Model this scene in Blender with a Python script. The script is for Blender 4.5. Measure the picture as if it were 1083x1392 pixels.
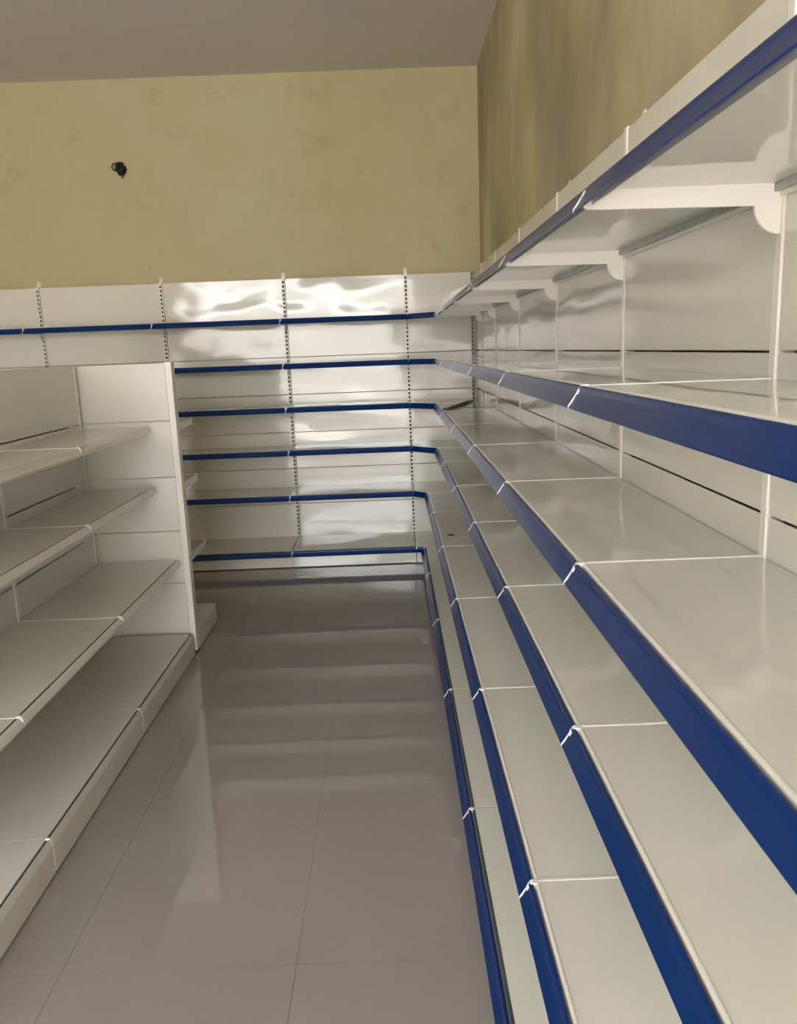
import bpy, bmesh, math, random
from mathutils import Vector, Matrix
random.seed(7)
for o in list(bpy.data.objects): bpy.data.objects.remove(o)
scn = bpy.context.scene
C = scn.collection

# ------------------------------------------------------------------ camera
FPX = 1072.87                                   # focal length in pixels of the 1083 px wide frame
yaw, pitch, roll, EYE = 0.0037, 0.203, 0.0385, 1.5248
cy, sy, cp, sp = math.cos(yaw), math.sin(yaw), math.cos(pitch), math.sin(pitch)
Fv = Vector((sy*cp, cy*cp, -sp)); Rv = Vector((cy, -sy, 0)); Uv = Rv.cross(Fv)
cr, sr = math.cos(roll), math.sin(roll)
R2 = cr*Rv - sr*Uv; U2 = sr*Rv + cr*Uv
cam_d = bpy.data.cameras.new('camera'); cam = bpy.data.objects.new('camera', cam_d); C.objects.link(cam)
cam_d.sensor_fit = 'HORIZONTAL'; cam_d.sensor_width = 36.0; cam_d.lens = 36.0*FPX/1083.0
cam_d.clip_start = 0.02; cam_d.clip_end = 200
M = Matrix((R2, U2, -Fv)).transposed().to_4x4(); M.translation = (0, 0, EYE)
cam.matrix_world = M
scn.camera = cam

# ------------------------------------------------------------------ daylight, exposure
# room extents
YB, XW = 6.0224, 0.6408                          # faces of the shelving back panels
WALL_Y, WALL_X, ZC = YB+0.050, XW+0.055, 3.462
LEFT_X, FRONT_Y = -4.7, -3.3
OP = (-3.7, 0.45, 2.85)                           # shop-front opening: x0, x1, height
world = bpy.data.worlds.new('overcast_sky'); scn.world = world; world.use_nodes = True
bg = world.node_tree.nodes['Background']
bg.inputs['Color'].default_value = (0.93, 0.96, 1.0, 1); bg.inputs['Strength'].default_value = 8.0
pl = bpy.data.lights.new('opening_portal', 'AREA'); pl.shape = 'RECTANGLE'
pl.size = OP[1]-OP[0]; pl.size_y = OP[2]; pl.cycles.is_portal = True
po = bpy.data.objects.new('opening_portal', pl); C.objects.link(po)
po.location = ((OP[0]+OP[1])/2, FRONT_Y-0.02, OP[2]/2); po.rotation_euler = (math.radians(90), 0, 0)
sun_d = bpy.data.lights.new('sun', 'SUN'); sun_d.energy = 28.0; sun_d.angle = math.radians(2); sun_d.color = (1.0, 0.95, 0.88)
sun = bpy.data.objects.new('sun', sun_d); C.objects.link(sun)
sun.rotation_euler = Vector((1.0, -0.35, -1.15)).to_track_quat('-Z', 'Y').to_euler()      # added to brighten the pavement, high over the street, does not enter the shop
vs = scn.view_settings
vs.view_transform = 'Standard'; vs.look = 'None'; vs.exposure = 1.12; vs.gamma = 1.0; vs.use_curve_mapping = False

# ------------------------------------------------------------------ materials
def srgb(r, g, b):
    f = lambda c: (c/255/12.92) if c/255 <= 0.04045 else ((c/255+0.055)/1.055)**2.4
    return (f(r), f(g), f(b), 1)
class NT:
    def __init__(s, name):
        s.m = bpy.data.materials.new(name); s.m.use_nodes = True
        s.t = s.m.node_tree; s.b = s.t.nodes['Principled BSDF']
    def n(s, typ, **kw):
        nd = s.t.nodes.new(typ)
        for k, v in kw.items():
            if k in nd.inputs: nd.inputs[k].default_value = v
            else: setattr(nd, k, v)
        return nd
    def l(s, a, b): s.t.links.new(a, b)
    def pos(s, scale=(1, 1, 1), loc=(0, 0, 0)):
        g = s.n('ShaderNodeNewGeometry'); mp = s.n('ShaderNodeMapping')
        mp.inputs['Scale'].default_value = scale; mp.inputs['Location'].default_value = loc
        s.l(g.outputs['Position'], mp.inputs['Vector']); return mp.outputs['Vector']
    def noise(s, vec, scale, detail=2, rough=0.5):
        nd = s.n('ShaderNodeTexNoise'); nd.inputs['Scale'].default_value = scale
        nd.inputs['Detail'].default_value = detail; nd.inputs['Roughness'].default_value = rough
        s.l(vec, nd.inputs['Vector']); return nd.outputs['Fac']
    def ramp(s, fac, stops):
        r = s.n('ShaderNodeValToRGB'); e = r.color_ramp.elements
        while len(e) < len(stops): e.new(0.5)
        for q, (p, c) in zip(e, stops): q.position = p; q.color = c
        s.l(fac, r.inputs['Fac']); return r.outputs['Color']
    def mix(s, fac, a, b, typ='MIX'):
        m = s.n('ShaderNodeMix', data_type='RGBA', blend_type=typ)
        if isinstance(fac, float): m.inputs['Factor'].default_value = fac
        else: s.l(fac, m.inputs['Factor'])
        for i, v in ((6, a), (7, b)):
            if isinstance(v, tuple): m.inputs[i].default_value = v
            else: s.l(v, m.inputs[i])
        return m.outputs[2]
    def bump(s, h, dist, strength=1.0):
        b = s.n('ShaderNodeBump'); b.inputs['Distance'].default_value = dist; b.inputs['Strength'].default_value = strength
        s.l(h, b.inputs['Height']); s.l(b.outputs['Normal'], s.b.inputs['Normal'])
    def set(s, **kw):
        for k, v in kw.items():
            k = k.replace('_', ' ')
            if isinstance(v, (int, float, tuple)): s.b.inputs[k].default_value = v
            else: s.l(v, s.b.inputs[k])
        return s.m
CREAM = srgb(218, 216, 206)
a = NT('enamel_panel'); v = a.pos((1, 1, 1.6))
a.bump(a.noise(v, 2.1, 1.0), 0.014); enamel_panel = a.set(Base_Color=CREAM, Roughness=0.09, IOR=1.6)
a = NT('enamel_shelf'); v = a.pos()
a.bump(a.noise(v, 2.5, 1.0), 0.0015); enamel_shelf = a.set(Base_Color=CREAM, Roughness=0.035, IOR=1.65)
a = NT('enamel_steel'); enamel = a.set(Base_Color=srgb(232, 228, 218), Roughness=0.25)
a = NT('blue_plastic'); v = a.pos()
blue = a.set(Base_Color=srgb(4, 44, 104), Roughness=0.24, IOR=1.4)
a = NT('clear_white_plastic'); clip_m = a.set(Base_Color=srgb(238, 238, 234), Roughness=0.3)
a = NT('galvanised'); v = a.pos()
galv = a.set(Base_Color=a.ramp(a.noise(v, 60, 2), [(0.3, srgb(150, 155, 152)), (0.7, srgb(172, 176, 172))]), Metallic=0.6, Roughness=0.35)
a = NT('grey_post_paint'); post_m = a.set(Base_Color=srgb(160, 152, 134), Roughness=0.3)
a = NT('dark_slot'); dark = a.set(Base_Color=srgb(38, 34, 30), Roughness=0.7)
a = NT('groove_grey'); groove = a.set(Base_Color=srgb(66, 74, 72), Roughness=0.6)
a = NT('bronze_plastic'); bronze = a.set(Base_Color=srgb(62, 54, 46), Roughness=0.35)
a = NT('black_rubber'); black = a.set(Base_Color=srgb(22, 21, 21), Roughness=0.5)
# floor
a = NT('polished_tile'); v = a.pos()
col = a.ramp(a.noise(v, 1.3, 3), [(0.3, srgb(147, 140, 137)), (0.7, srgb(154, 148, 145))])
fine = a.noise(v, 160, 2); col = a.mix(0.06, col, a.ramp(fine, [(0.35, srgb(124, 117, 112)), (0.65, srgb(168, 162, 157))]))
a.bump(a.noise(v, 2.0, 1), 0.0004)
rr = a.n('ShaderNodeMapRange'); rr.inputs['To Min'].default_value = 0.015; rr.inputs['To Max'].default_value = 0.045
a.l(a.noise(v, 1.7, 2), rr.inputs['Value'])
tile_m = a.set(IOR=1.7, Base_Color=col, Roughness=rr.outputs['Result'])
a = NT('grout'); grout = a.set(Base_Color=srgb(132, 126, 121), Roughness=0.9)
# plaster
a = NT('yellow_plaster'); v = a.pos()
c1 = a.ramp(a.noise(v, 0.9, 5, 0.6), [(0.30, srgb(186, 174, 134)), (0.5, srgb(192, 180, 142)), (0.74, srgb(196, 187, 154))])
c2 = a.ramp(a.noise(v, 5.0, 6, 0.65), [(0.28, srgb(190, 180, 150)), (0.44, srgb(255, 255, 255))])
c1 = a.mix(0.25, c1, c2, 'MULTIPLY')
a.bump(a.noise(v, 9, 6, 0.6), 0.006); wall_m = a.set(Base_Color=c1, Roughness=0.85)
a = NT('streaked_plaster')
vs_ = a.pos((1, 0.95, 0.42)); v = a.pos()
s1 = a.ramp(a.noise(vs_, 1.6, 4, 0.55), [(0.30, srgb(164, 156, 136)), (0.45, srgb(184, 174, 146)), (0.56, srgb(202, 191, 150)), (0.70, srgb(214, 210, 192))])
s2 = a.ramp(a.noise(v, 1.1, 4), [(0.35, srgb(190, 176, 156)), (0.6, srgb(255, 250, 238))])
s3 = a.mix(0.55, s1, s2, 'MULTIPLY')
gx = a.n('ShaderNodeSeparateXYZ'); a.l(a.n('ShaderNodeNewGeometry').outputs['Position'], gx.inputs[0])
mr = a.n('ShaderNodeMapRange'); a.l(gx.outputs['Y'], mr.inputs['Value'])                     # rusty seep down the corner
mr.inputs['From Min'].default_value = WALL_Y-0.30; mr.inputs['From Max'].default_value = WALL_Y-0.02
mu = a.n('ShaderNodeMath', operation='MULTIPLY'); a.l(mr.outputs['Result'], mu.inputs[0])
a.l(a.noise(a.pos((1, 1, 0.5)), 1.8, 3), mu.inputs[1])
s3 = a.mix(mu.outputs[0], s3, srgb(186, 150, 78))
a.bump(a.noise(v, 7, 6, 0.6), 0.006); wallr_m = a.set(Base_Color=s3, Roughness=0.8)
a = NT('ceiling_plaster'); v = a.pos()
ceil_m = a.set(Base_Color=a.ramp(a.noise(v, 0.8, 4), [(0.3, srgb(206, 201, 192)), (0.7, srgb(214, 209, 201))]), Roughness=0.9)
a = NT('concrete_outside'); v = a.pos()
conc = a.set(Base_Color=a.ramp(a.noise(v, 1.5, 5), [(0.3, srgb(160, 156, 153)), (0.7, srgb(188, 184, 181))]), Roughness=0.9)
a = NT('clear_film'); film = a.set(Base_Color=(0.9, 0.9, 0.9, 1), Roughness=0.1, Alpha=0.12)

# ------------------------------------------------------------------ mesh helpers
class MB:
    def __init__(s): s.v = []; s.f = []
    def box(s, x0, x1, y0, y1, z0, z1):
        n = len(s.v)
        s.v += [(x, y, z) for z in (z0, z1) for y in (y0, y1) for x in (x0, x1)]
        s.f += [[n+i for i in q] for q in ((0, 2, 3, 1), (4, 5, 7, 6), (0, 1, 5, 4), (2, 6, 7, 3), (0, 4, 6, 2), (1, 3, 7, 5))]
        return s
    def prism(s, pts, place):            # pts: 2-D outline; place(a, b, end) -> 3-D for end 0 / 1
        n = len(s.v); k = len(pts)
        s.v += [place(a_, b_, 0) for a_, b_ in pts] + [place(a_, b_, 1) for a_, b_ in pts]
        s.f += [list(range(n, n+k))[::-1], list(range(n+k, n+2*k))]
        s.f += [[n+i, n+(i+1) % k, n+k+(i+1) % k, n+k+i] for i in range(k)]
        return s
    def run(s, pts, x0, x1):             # profile in (out, up), extruded along local x
        return s.prism(pts, lambda o_, z, e: ((x0, x1)[e], o_, z))
    def tube(s, path, r, seg=8):
        path = [Vector(p) for p in path]; n0 = len(s.v); u = None
        for i, p in enumerate(path):
            d = (path[min(i+1, len(path)-1)]-path[max(i-1, 0)]).normalized()
            if u is None: u = d.orthogonal().normalized()
            u = (u-d*u.dot(d)).normalized(); w = d.cross(u)
            s.v += [tuple(p+r*(math.cos(t)*u+math.sin(t)*w)) for t in [2*math.pi*k/seg for k in range(seg)]]
        for i in range(len(path)-1):
            for k in range(seg):
                a_, b_ = n0+i*seg+k, n0+i*seg+(k+1) % seg
                s.f.append([a_, b_, b_+seg, a_+seg])
        s.f += [list(range(n0, n0+seg))[::-1], list(range(n0+(len(path)-1)*seg, n0+len(path)*seg))]
        return s
    def mesh(s, name, mat, bevel=0, smooth=False, soft=0):
        me = bpy.data.meshes.new(name); bm = bmesh.new()
        vv = [bm.verts.new(p) for p in s.v]
        for f in s.f: bm.faces.new([vv[i] for i in f])
        bmesh.ops.recalc_face_normals(bm, faces=bm.faces)
        if bevel: bmesh.ops.bevel(bm, geom=list(bm.edges), offset=bevel, segments=1, affect='EDGES', clamp_overlap=True)
        if smooth:
            for f in bm.faces: f.smooth = True
        bm.to_mesh(me); bm.free(); me.materials.append(mat)
        if soft: me.shade_smooth(); me.set_sharp_from_angle(angle=math.radians(soft))
        return me
def obj(name, me, parent=None, loc=(0, 0, 0)):
    o = bpy.data.objects.new(name, me); C.objects.link(o); o.parent = parent; o.location = loc
    return o
def tag(o, label, cat, group=None):
    o['label'] = label; o['category'] = cat
    if group: o['group'] = group
    return o
def struct(name, me, parent=None):
    o = obj(name, me, parent); o['kind'] = 'structure'; return o
def thing(name, label, cat, loc, deg, group=None):
    o = bpy.data.objects.new(name, None); C.objects.link(o); o.location = loc
    o.rotation_euler = (0, 0, math.radians(deg)); o.empty_display_size = 0.1
    return tag(o, label, cat, group)
cache = {}
def cached(key, fn):
    if key not in cache: cache[key] = fn()
    return cache[key]

# ------------------------------------------------------------------ room shell
TW, TX, TY = 0.601, -0.2978, 1.7415
floor = struct('floor', MB().box(LEFT_X-0.2, WALL_X+0.2, FRONT_Y-0.2, WALL_Y+0.2, -0.15, -0.004).mesh('floor', grout))
tile_me = MB().box(0, TW-0.0010, 0, TW-0.0010, -0.004, 0).mesh('tile', tile_m)
i0 = math.floor((LEFT_X-TX)/TW); j0 = math.floor((FRONT_Y-TY)/TW)
for i in range(i0, math.ceil((WALL_X-TX)/TW)):
    for j in range(j0, math.ceil((WALL_Y-TY)/TW)):
        x0, y0 = TX+i*TW, TY+j*TW
        x1, y1 = min(x0+TW, WALL_X), min(y0+TW, WALL_Y); x0, y0 = max(x0, LEFT_X), max(y0, FRONT_Y)
        if x1-x0 < 0.02 or y1-y0 < 0.02: continue
        if x1-x0 > TW-1e-6 and y1-y0 > TW-1e-6: obj('tile', tile_me, floor, (x0+0.0005, y0+0.0005, 0))
        else: obj('tile', MB().box(0.0005, x1-x0-0.0005, 0.0005, y1-y0-0.0005, -0.004, 0).mesh('tile', tile_m), floor, (x0, y0, 0))
struct('wall_back', MB().box(LEFT_X-0.2, WALL_X+0.2, WALL_Y, WALL_Y+0.2, -0.004, ZC).mesh('wall_back', wall_m))
struct('wall_right', MB().box(WALL_X, WALL_X+0.2, FRONT_Y-0.2, WALL_Y, -0.004, ZC).mesh('wall_right', wallr_m))
struct('wall_left', MB().box(LEFT_X-0.2, LEFT_X, FRONT_Y-0.2, WALL_Y, -0.004, ZC).mesh('wall_left', wall_m))
struct('wall_front', MB().box(LEFT_X, OP[0], FRONT_Y-0.2, FRONT_Y, -0.004, ZC).box(OP[1], WALL_X, FRONT_Y-0.2, FRONT_Y, -0.004, ZC)
       .box(OP[0], OP[1], FRONT_Y-0.2, FRONT_Y, OP[2], ZC).mesh('wall_front', wall_m))
struct('ceiling', MB().box(LEFT_X-0.2, WALL_X+0.2, FRONT_Y-0.2, WALL_Y+0.2, ZC, ZC+0.15).mesh('ceiling', ceil_m))
struct('added_facade', MB().box(-25, 25, -16.5, -16, -0.02, 3.4).mesh('added_facade', conc))  # unseen facade, added to vary the reflections in the panels
struct('pavement', MB().box(-25, 25, -40, FRONT_Y-0.2, -0.16, -0.02).mesh('pavement', conc))

# ------------------------------------------------------------------ shelving system
# local frame of a bay: x along the run (0..W), y out of the back panel towards the aisle, z up
SEAMS = [0.10, 0.384, 0.660, 0.937, 1.221, 1.4975]
ZTOP = 2.0654
UPW = 0.024
RAIL = [(0.0015, -0.006), (0.0025, -0.0022), (0.0045, 0.0003), (0.0075, 0.0008), (0.0102, -0.0008), (0.0118, -0.0038), (0.0122, -0.0075), (0.0137, -0.0105), (0.0238, -0.0275), (0.0274, -0.0315), (0.0292, -0.0345), (0.0284, -0.0368), (0.0262, -0.0368), (0.020, -0.030), (0.006, -0.014), (0.0025, -0.014)]
RAILC = [(0.0015, -0.012), (0.0015, -0.002), (0.003, 0.0003), (0.0055, -0.0008), (0.0165, -0.0215), (0.0175, -0.0240), (0.0155, -0.0290), (0.0125, -0.0335), (0.0110, -0.0335), (0.0130, -0.0240), (0.004, -0.012)]
HOOK = [(-0.009, -0.001), (-0.006, 0.0022), (0.004, 0.0030), (0.008, 0.0015), (0.0125, -0.0055), (0.016, -0.013), (0.013, -0.014), (0.004, -0.014), (-0.009, -0.005)]
TAIL = [(0.013, -0.010), (0.016, -0.0125), (0.0295, -0.0325), (0.0290, -0.037), (0.0265, -0.0365), (0.013, -0.016)]

def panel_mesh(w, h): return cached(('panel', round(w, 4), round(h, 4)), lambda: MB().box(0, w, -0.0025, 0, 0, h).mesh('back_panel', enamel_panel, 0.0006))
def upright_mesh(top, slotted=True):
    def mk():
        m = MB(); hw = UPW/2
        if not slotted: return m.box(-hw, hw, -0.03, 0.003, 0.0, top).mesh('upright', enamel, 0.002)
        m.box(-hw, -0.0068, -0.03, 0.003, 0.0, top).box(0.0068, hw, -0.03, 0.003, 0.0, top)
        m.box(-0.0068, 0.0068, -0.03, 0.0025, 0.0, 0.05)
        z = 0.05
        while z < top-0.03:
            m.box(-0.0068, 0.0068, -0.004, 0.0025, z+0.017, z+0.030); z += 0.030
        m.box(-0.0068, 0.0068, -0.004, 0.0025, z, top)
        return m.mesh('upright', enamel)
    return cached(('up', top, slotted), mk)
def core_mesh(top): return cached(('core', top), lambda: MB().box(-0.0068, 0.0068, -0.03, -0.012, 0.05, top-0.002).mesh('slot_shadow_channel', dark))  # dark fill that puts the shade inside the slots into colour
def tab_mesh():
    def mk():
        m = MB(); k = 10; r = 0.005; cz = 0.026      # a lug with a round hole
        ring = [(r*math.cos(t), cz+r*math.sin(t)) for t in [2*math.pi*(i+0.5)/k for i in range(k)]]
        outer = []
        for x, z in ring:
            dx, dz = x, z-cz; s = 0.0145/max(abs(dx), abs(dz)); outer.append((dx*s, cz+dz*s))
        for i in range(k):
            j = (i+1) % k
            m.prism([ring[i], outer[i], outer[j], ring[j]], lambda a_, b_, e: (a_, (-0.048, -0.045)[e], b_))
        m.box(-0.0145, 0.0145, -0.048, -0.045, -0.004, 0.0115).box(-0.0145, 0.0145, -0.045, 0.001, -0.004, -0.001)
        return m.mesh('wall_lug', enamel)
    return cached('tab', mk)
def add_upright(t, x, top, lug=True, slotted=True):
    u = obj('upright', upright_mesh(top, slotted), t, (x, 0, 0))
    if slotted: obj('channel', core_mesh(top), u)  # dark slot fill, painted shade
    if lug: obj('wall_lug', tab_mesh(), u, (0, 0, top))
    return u
def tray_outline(d, r=0.010):            # out, up (shelf top at 0)
    arc = [(d-r+r*math.sin(t), -r+r*math.cos(t)) for t in [math.pi/2*i/8 for i in range(9)]]
    return [(0.004, 0)] + arc + [(d, -0.026), (d-0.002, -0.026), (d-0.0025, -0.011), (d-r, -0.003), (0.006, -0.003), (0.006, -0.024), (0.004, -0.024)]
def bracket_mesh(d):
    def mk():
        n = 10; R_ = 0.044
        lobe = [(0.002+R_*math.cos(t), -0.0365-R_*math.sin(t)) for t in [math.pi/2*i/n for i in range(n+1)]]
        pts = [(0.0, 0.0012), (d-0.008, 0.0012), (d-0.0025, -0.003), (d-0.0005, -0.012), (d+0.012, -0.024), (d+0.012, -0.0295), (d+0.006, -0.0325), (d-0.004, -0.033)] + lobe + [(0.0, -0.08)]
        m = MB().prism(pts, lambda o_, z, e: ((-0.0012, 0.0012)[e], o_, z))
        for cy_, cz_ in ((0.016, -0.010),):
            m.prism([(cy_+0.004*math.cos(t), cz_+0.004*math.sin(t)) for t in [2*math.pi*i/8 for i in range(8)]], lambda o_, z, e: ((-0.0018, 0.0018)[e], o_, z))
        return m.mesh('bracket', enamel)
    return cached(('br', round(d, 4)), mk)
def add_shelf(t, W, z, d, rail_mat, rail_label, base=False, brackets=True):
    """one shelf board with its price rail, rail hook, brackets and rear channel"""
    kw = round(W, 4), round(d, 4)
    s = obj('base_shelf' if base else 'shelf', cached(('tray',)+kw, lambda: MB().run(tray_outline(*((d-0.001,) if rail_mat is blue else (d-0.0055, 0.003))), 0.0034, W-0.0034).mesh('shelf', enamel_shelf, soft=22)), t, (0, 0, z))
    r = obj('price_rail', cached(('rail', rail_mat.name)+kw, lambda: MB().run([(d+a_, b_) for a_, b_ in (RAIL if rail_mat is blue else RAILC)], 0.003, W-0.006).mesh('price_rail', rail_mat, soft=40)), s)
    if rail_label: r['label'] = rail_label
    obj('rail_hook', cached(('hook', rail_mat.name)+kw, lambda: MB().run([(d+a_, b_) for a_, b_ in HOOK], W-0.012, W-0.001).run([(d+a_, b_) for a_, b_ in (TAIL if rail_mat is blue else HOOK)], W-0.0045, W-0.0022).mesh('rail_hook', clip_m)), s)
    if rail_mat is not blue:
        obj('groove_strip', cached(('groove',)+kw, lambda: MB().box(0.0036, W-0.0065, d-0.0062, d+0.0014, -0.013, -0.0012).mesh('groove_strip', groove)), s)  # dark grey strip filling the groove behind the rail
    else:
        obj('edge_strip', cached(('front_strip', base)+kw, lambda: MB().run([(d-0.0085, -0.001), (d-0.008, 0.0006), (d-0.0065, 0.0016), (d-0.004, 0.0018), (d-0.0015, 0.0006), (d-0.0004, -0.002), (d-0.0006, -0.006)], 0.0036, W-0.0036).mesh('edge_strip', groove if base else enamel, soft=60)), s)  # lighter strip along the shelf front edge, dark grey on base shelves
    if brackets:
        for x in (0.0020, W-0.0020): obj('bracket', bracket_mesh(d), s, (x, 0, 0))
        obj('rear_channel', cached(('chan', kw[0]), lambda: MB().box(0.004, W-0.004, 0.0065, 0.016, -0.016, -0.0035).mesh('rear_channel', galv)), s)
    return s
def add_kick(t, W, d, top, setback):
    k = obj('kick_plate', cached(('kick', round(W, 4), round(d, 4)), lambda: MB().box(0.0015, W-0.0015, d-0.014-setback, d-0.002-setback, 0.007, top).mesh('kick_plate', enamel_panel, 0.001)), t)
    return k
BL = 'deep blue price rail along the shelf edge'
def wall_bay(label, group, W, loc, deg, depths, heights, ups):
    t = thing('wall_shelving_bay', label, 'shelving', loc, deg, group)
    for z0, z1 in zip(SEAMS, SEAMS[1:]+[ZTOP]):
        obj('back_panel', panel_mesh(W-UPW-0.0045, z1-z0-0.0045), t, (UPW/2+0.0005, 0, z0+0.00225))
    for x in ups: add_upright(t, x, ZTOP+0.004, slotted=(deg == 180))
    for z, d in zip(heights[:-1], depths[:-1]): add_shelf(t, W, z, d, blue, BL)
    add_shelf(t, W, heights[-1], depths[-1], blue, BL, base=True, brackets=False)
    add_kick(t, W, depths[-1], heights[-1]-0.028, 0.004)
    for x in (0.02, W-0.02):
        obj('foot', cached(('foot', round(depths[-1], 3)), lambda: MB().box(-0.012, 0.012, 0.0, depths[-1]-0.03, 0.0, heights[-1]-0.03).mesh('foot', enamel)), t, (x, 0, 0))
    return t
HTS = [1.7654, 1.4535, 1.1458, 0.8356, 0.5196, 0.1250]
DB = [0.312, 0.314, 0.316, 0.318, 0.403, 0.488]
DR = [0.309, 0.3152, 0.3207, 0.3241, 0.4035, 0.4401]
XD, BW = 0.1392, 0.90
ordn = ['first', 'second', 'third', 'fourth', 'fifth', 'sixth']
for k in range(4):
    wall_bay('white slotted shelving bay against the yellow plaster wall, %s from the corner unit' % ordn[k], 'shelving bays on the yellow plaster wall',
             BW, (XD-BW*k, YB, 0), 180, DB, HTS, [BW] if k else [0, BW])
ARM = XW-XD
YU, WR = 1.3361, 0.874
YBEND = YB-ARM
y4 = YU+4*WR
wall_bay('narrow white shelving bay with blue rails on the streaked wall, adjoining the corner unit', 'shelving bays on the streaked wall', YBEND-y4, (XW, y4, 0), 90, DR, HTS, [0, YBEND-y4])
for n, k in enumerate((3, 2, 1, 0, -1)):
    wall_bay('wide white shelving bay on the streaked wall, %s in the run from the corner unit' % ordn[n+1], 'shelving bays on the streaked wall',
             WR, (XW, YU+WR*k, 0), 90, DR, HTS, [0])

# corner unit: origin at the inner corner, x' towards -X (back wall arm), y' towards -Y (right wall arm)
ct = thing('corner_shelving_unit', 'inside corner shelving unit with diagonal blue rails between the two walls', 'shelving', (XW, YB, 0), 180)
cw = ARM-UPW/2-0.026
for z0, z1 in zip(SEAMS, SEAMS[1:]+[ZTOP]):
    obj('back_panel', panel_mesh(cw, z1-z0-0.006), ct, (0.0255, 0, z0+0.003))
    p = obj('back_panel', panel_mesh(cw, z1-z0-0.006), ct, (0, ARM-UPW/2-0.0005, z0+0.003)); p.rotation_euler = (0, 0, math.radians(-90))
cpost = MB()
cpost.box(0.0, 0.006, 0.0, 0.006, 0, ZTOP)
for zz in range(int(ZTOP/0.03)):
    z = zz*0.03
    cpost.box(0.006, 0.024, -0.004, 0.002, z+0.014, z+0.030).box(-0.004, 0.002, 0.006, 0.024, z+0.014, z+0.030)
cpost.box(0.006, 0.010, -0.004, 0.003, 0, ZTOP).box(0.020, 0.025, -0.004, 0.003, 0, ZTOP)
cpost.box(-0.004, 0.003, 0.006, 0.010, 0, ZTOP).box(-0.004, 0.003, 0.020, 0.025, 0, ZTOP)
cpo = obj('corner_post', cpost.mesh('corner_post', post_m), ct)
obj('channel', MB().box(-0.03, 0.024, -0.03, -0.010, 0.01, ZTOP-0.01).box(-0.03, -0.010, -0.010, 0.024, 0.01, ZTOP-0.01).mesh('channel', dark), cpo)  # dark backing, painted shade behind the post slots
def corner_rail(prof, A, B, t0, t1):
    A, B = Vector(A), Vector(B); dr = (B-A).normalized(); L = (B-A).length
    out = Vector((dr.y, -dr.x))
    if out.dot(Vector((1, 1))) < 0: out = -out
    def place(o_, z, e):
        p = A+dr*(t0 if e == 0 else L-t1)+out*o_; return (p.x, p.y, z)
    return prof, place
for i, (z, db, dr_) in enumerate(zip(HTS, DB, DR)):
    base = i == 5
    A, B = (ARM-0.002, db), (dr_, ARM-0.002)
    out = Vector((B[1]-A[1], A[0]-B[0])).normalized()
    ins = lambda p: (p[0]-out.x*0.001, p[1]-out.y*0.001)
    pts = [(0.005, 0.005), (ARM-0.002, 0.005), ins(A), ins(B), (0.005, ARM-0.002)]
    s = obj('base_shelf' if base else 'shelf', MB().prism(pts, lambda a_, b_, e: (a_, b_, (-0.003, 0)[e])).prism(
        [(0, -0.026), (0, -0.002), (-0.002, -0.002), (-0.002, -0.026)], corner_rail(None, ins(A), ins(B), 0.002, 0.002)[1]).mesh('shelf', enamel_shelf), ct, (0, 0, z))
    pr, plc = corner_rail(RAIL, A, B, -0.004, -0.004)
    q = obj('price_rail', MB().prism(pr, plc).mesh('price_rail', blue, soft=40), s); q['label'] = BL
    pr, plc = corner_rail(HOOK, A, B, 0.0, 0.0)
    L = (Vector(B)-Vector(A)).length
    obj('rail_hook', MB().prism(HOOK, corner_rail(HOOK, A, B, -0.004, L-0.006)[1]).mesh('rail_hook', clip_m), s)
    if base:
        obj('kick_plate', MB().prism([(-0.016, 0.007), (-0.016, z-0.028), (-0.006, z-0.028), (-0.006, 0.007)], corner_rail(None, A, B, 0.0, 0.0)[1]).mesh('kick_plate', enamel_panel), ct)
    else:
        obj('bracket', bracket_mesh(db), s, (ARM-0.0045, 0, 0))
        b = obj('bracket', bracket_mesh(dr_), s, (0, ARM-0.0045, 0)); b.rotation_euler = (0, 0, math.radians(-90))

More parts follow.
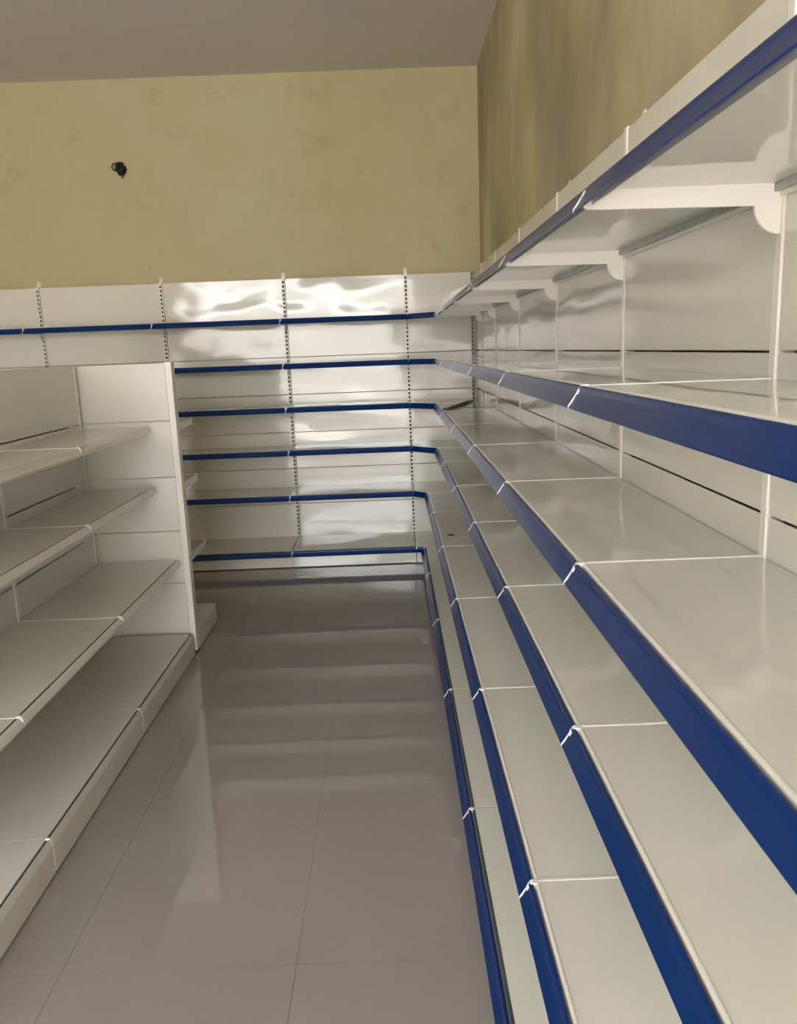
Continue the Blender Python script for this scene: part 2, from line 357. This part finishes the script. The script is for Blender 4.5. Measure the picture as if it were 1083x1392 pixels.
# ------------------------------------------------------------------ cream island gondola
LP, YE, LW, GT = -1.5284, 3.9083, 0.8814, 1.5041
GH = [1.201, 0.8959, 0.5151, 0.1175]
GD = [LP*-1-1.2102, LP*-1-1.2102, LP*-1-1.1247, LP*-1-1.0850]
for k in range(3):
    t = thing('island_gondola_bay', ['cream island gondola bay with empty shelves, first from the tall end unit', 'cream island gondola bay with empty shelves, second from the tall end unit', 'cream island gondola bay with empty shelves, third from the tall end unit'][k],
              'shelving', (LP, YE-LW*k, 0), -90, 'cream island gondola bays')
    for z0, z1 in zip(SEAMS[:-1], SEAMS[1:-1]+[GT]):
        x0 = UPW if k == 0 else 0.0
        obj('back_panel', panel_mesh(LW-UPW-x0-0.001, z1-z0-0.005), t, (x0+0.0005, 0, z0+0.0025))
    obj('added_rear_panel', cached('grear', lambda: MB().box(0.002, LW-0.002, -0.060, -0.057, 0.10, GT-0.021).mesh('added_rear_panel', enamel_panel)), t)  # unseen sheet, added to stop light passing through the panel seams
    obj('top_cap', cached('gcap', lambda: MB().box(0.002, LW-0.002, -0.06, -0.004, GT-0.02, GT).mesh('top_cap', enamel_shelf, 0.002)), t)
    for x in ([UPW/2, LW-UPW/2] if k == 0 else [LW-UPW/2]): add_upright(t, x, GT-0.002, lug=False, slotted=False)
    for z, d in zip(GH[:3], GD[:3]): add_shelf(t, LW, z, d, enamel_shelf, None)
    d = GD[3]
    s = obj('base_shelf', cached('gbase', lambda: MB().run(tray_outline(d-0.009, 0.003), 0.002, LW-0.002).mesh('shelf', enamel_shelf)), t, (0, 0, GH[3]))
    obj('groove_strip', cached('ggroove', lambda: MB().box(0.004, LW-0.006, d-0.0095, d-0.001, -0.016, -0.002).mesh('groove_strip', groove)), s)
    kp = obj('kick_plate', cached('gkick', lambda: MB().run([(d-0.003, -0.008), (d, 0.0), (d+0.002, 0.0005), (d+0.010, -0.024), (d+0.010, -0.1105), (d+0.007, -0.1105), (d+0.007, -0.026), (d-0.001, -0.008)], 0.003, LW-0.006).mesh('kick_plate', enamel_shelf)), t, (0, 0, GH[3]))
    obj('joint_clip', cached('gclip', lambda: MB().run([(d-0.010, 0.001), (d-0.002, 0.0025), (d+0.003, 0.0015), (d+0.0085, -0.020), (d+0.0085, -0.108), (d+0.002, -0.108), (d+0.002, -0.02), (d-0.008, -0.006)], LW-0.0056, LW-0.0003).mesh('joint_clip', clip_m)), kp)
    for x in (0.02, LW-0.02):
        obj('foot', cached('gfoot', lambda: MB().box(-0.012, 0.012, 0.0, d-0.02, 0.0, GH[3]-0.03).mesh('foot', enamel)), t, (x, 0, 0))

# end unit: closes the gondola, faces the yellow wall
YP, EX1, EW = 3.9370, -1.0700, 0.93
et = thing('end_shelving_unit', 'tall white end unit standing across the end of the cream island gondola', 'shelving', (EX1-EW, YP+0.03, 0), 0)
for z0, z1 in zip(SEAMS[:-1], SEAMS[1:-1]+[GT]):
    obj('back_panel', cached(('ep', round(z1-z0, 4)), lambda: MB().box(0, EW-0.064, -0.026, -0.002, 0, z1-z0-0.003).mesh('back_panel', enamel_panel, 0.0015)), et, (0.032, 0, z0+0.0015))
obj('back_panel', MB().box(0.032, EW-0.032, -0.024, -0.004, 0.004, 0.098).mesh('back_panel', enamel_panel, 0.0015), et)
for x in (0.0, EW-0.030):
    u = obj('upright', MB().box(0, 0.030, -0.032, 0.028, 0.014, GT+0.004).box(0.006, 0.024, -0.0335, -0.032, 0.03, GT-0.02).mesh('upright', enamel, 0.0015), et, (x, 0, 0))
    obj('foot_pad', MB().box(0.002, 0.028, -0.030, 0.026, 0.0, 0.014).mesh('foot_pad', black), u)
for z, d in zip((1.205, 0.90, 0.52), (0.30, 0.30, 0.36)):
    s = add_shelf(et, EW-0.004, z, d, enamel_shelf, None)
s = obj('base_shelf', MB().run(tray_outline(0.412), 0.002, EW-0.002).mesh('shelf', enamel_shelf), et, (0, 0.02, GH[3]))
obj('base_box', MB().box(0.002, EW, 0.03, 0.43, 0.007, GH[3]-0.028).box(EW-0.012, EW, 0.03, 0.432, GH[3]-0.028, GH[3]-0.004).mesh('base_box', enamel_shelf, 0.002), et)
obj('front_fascia', MB().run([(0.435, -0.008), (0.438, 0.0), (0.441, 0.0005), (0.450, -0.024), (0.450, -0.1105), (0.446, -0.1105)], 0.0, EW).mesh('front_fascia', enamel_shelf), et, (0, 0, GH[3]))

# ------------------------------------------------------------------ small things
# cable outlet high on the yellow wall
ho = thing('cable_outlet', 'dark cable outlet with curled black wires high on the yellow wall', 'outlet', (-1.872, WALL_Y, 2.862), 0)
k = 14; ring = [(0.036*math.cos(t)*(1+0.12*math.sin(3*t+1)), 0.046*math.sin(t)*(1+0.10*math.cos(2*t))) for t in [2*math.pi*i/k for i in range(k)]]
obj('box', MB().prism(ring, lambda a_, b_, e: (a_, (-0.010, 0.004)[e], b_)).mesh('box', dark, 0.003), ho)  # raised dark plate, paints the shade inside a hole in the wall
def loop(cx, cz, r, a0, a1, out, tilt=0.6, n=14):
    return [(cx+r*math.cos(t), -0.010-out*math.sin((t-a0)/(a1-a0)*math.pi), cz+r*tilt*math.sin(t)) for t in [a0+(a1-a0)*i/n for i in range(n+1)]]
for cx, cz, r, a0, a1, out in ((-0.022, 0.012, 0.030, 0.4, 5.6, 0.035), (0.0, 0.0, 0.028, 2.0, 7.2, 0.045), (0.008, -0.010, 0.024, -1.0, 4.2, 0.04), (0.004, 0.018, 0.030, 1.0, 5.0, 0.03)):
    obj('wire', MB().tube(loop(cx, cz, r, a0, a1, out, 0.9), 0.0045).mesh('wire', black, smooth=True), ho)
obj('wire', MB().tube([(0.01, -0.012, -0.02), (0.012, -0.03, -0.036), (0.014, -0.034, -0.052), (0.010, -0.03, -0.062)], 0.006).mesh('wire', bronze, smooth=True), ho)
# loose strip lying across the corner on the third shelf
A, B = Vector((0.345, 4.86)), Vector((0.575, 5.60)); dv = (B-A); ang = math.atan2(dv.y, dv.x)
ls = obj('loose_price_rail', MB().run([(0, 0), (0.036, 0), (0.036, 0.003), (0.030, 0.010), (0.024, 0.004), (0.006, 0.004), (0.003, 0.012), (0, 0.012)], 0, dv.length).mesh('loose_price_rail', bronze), None, (A.x, A.y, HTS[2]+0.0015))
ls.rotation_euler = (0, 0, ang); tag(ls, 'loose dark brown rail strip lying across a shelf in the corner', 'rail')
# dark chip on the second lowest shelf
n = 9; rr_ = [0.010+0.008*random.random() for _ in range(n)]
ch = obj('dark_flake', MB().prism([(1.5*rr_[i]*math.cos(2*math.pi*i/n), 0.8*rr_[i]*math.sin(2*math.pi*i/n)) for i in range(n)], lambda a_, b_, e: (a_, b_, (0, 0.006)[e])).mesh('dark_flake', dark, 0.0015), None, (0.297, 4.19, HTS[4]+0.0003))
tag(ch, 'small dark flake of debris lying on a cream shelf near the corner', 'debris')
# scraps of clear film by the base rail
def scrap(loc, w, h, label):
    bm = bmesh.new(); bmesh.ops.create_grid(bm, x_segments=9, y_segments=7, size=0.5)
    for v_ in bm.verts:
        x, y = v_.co.x, v_.co.y; e = max(abs(x), abs(y))*2
        v_.co = (x*w*(1+0.3*random.uniform(-1, 1)*e), y*h*(1+0.3*random.uniform(-1, 1)*e), 0.003+0.010*random.random()*(1-0.5*e))
    zmin = min(v_.co.z for v_ in bm.verts)
    for v_ in bm.verts: v_.co.z -= zmin
    me = bpy.data.meshes.new('film_scrap'); bm.to_mesh(me); bm.free(); me.materials.append(film)
    o = obj('film_scrap', me, None, loc); tag(o, label, 'film scrap', 'scraps of clear film on the floor'); return o
scrap((0.150, 2.21, 0.0003), 0.03, 0.07, 'crumpled scrap of clear film on the floor beside the second wide wall bay')
scrap((0.130, 3.98, 0.0003), 0.04, 0.11, 'larger crumpled scrap of clear film on the floor nearer the corner unit')
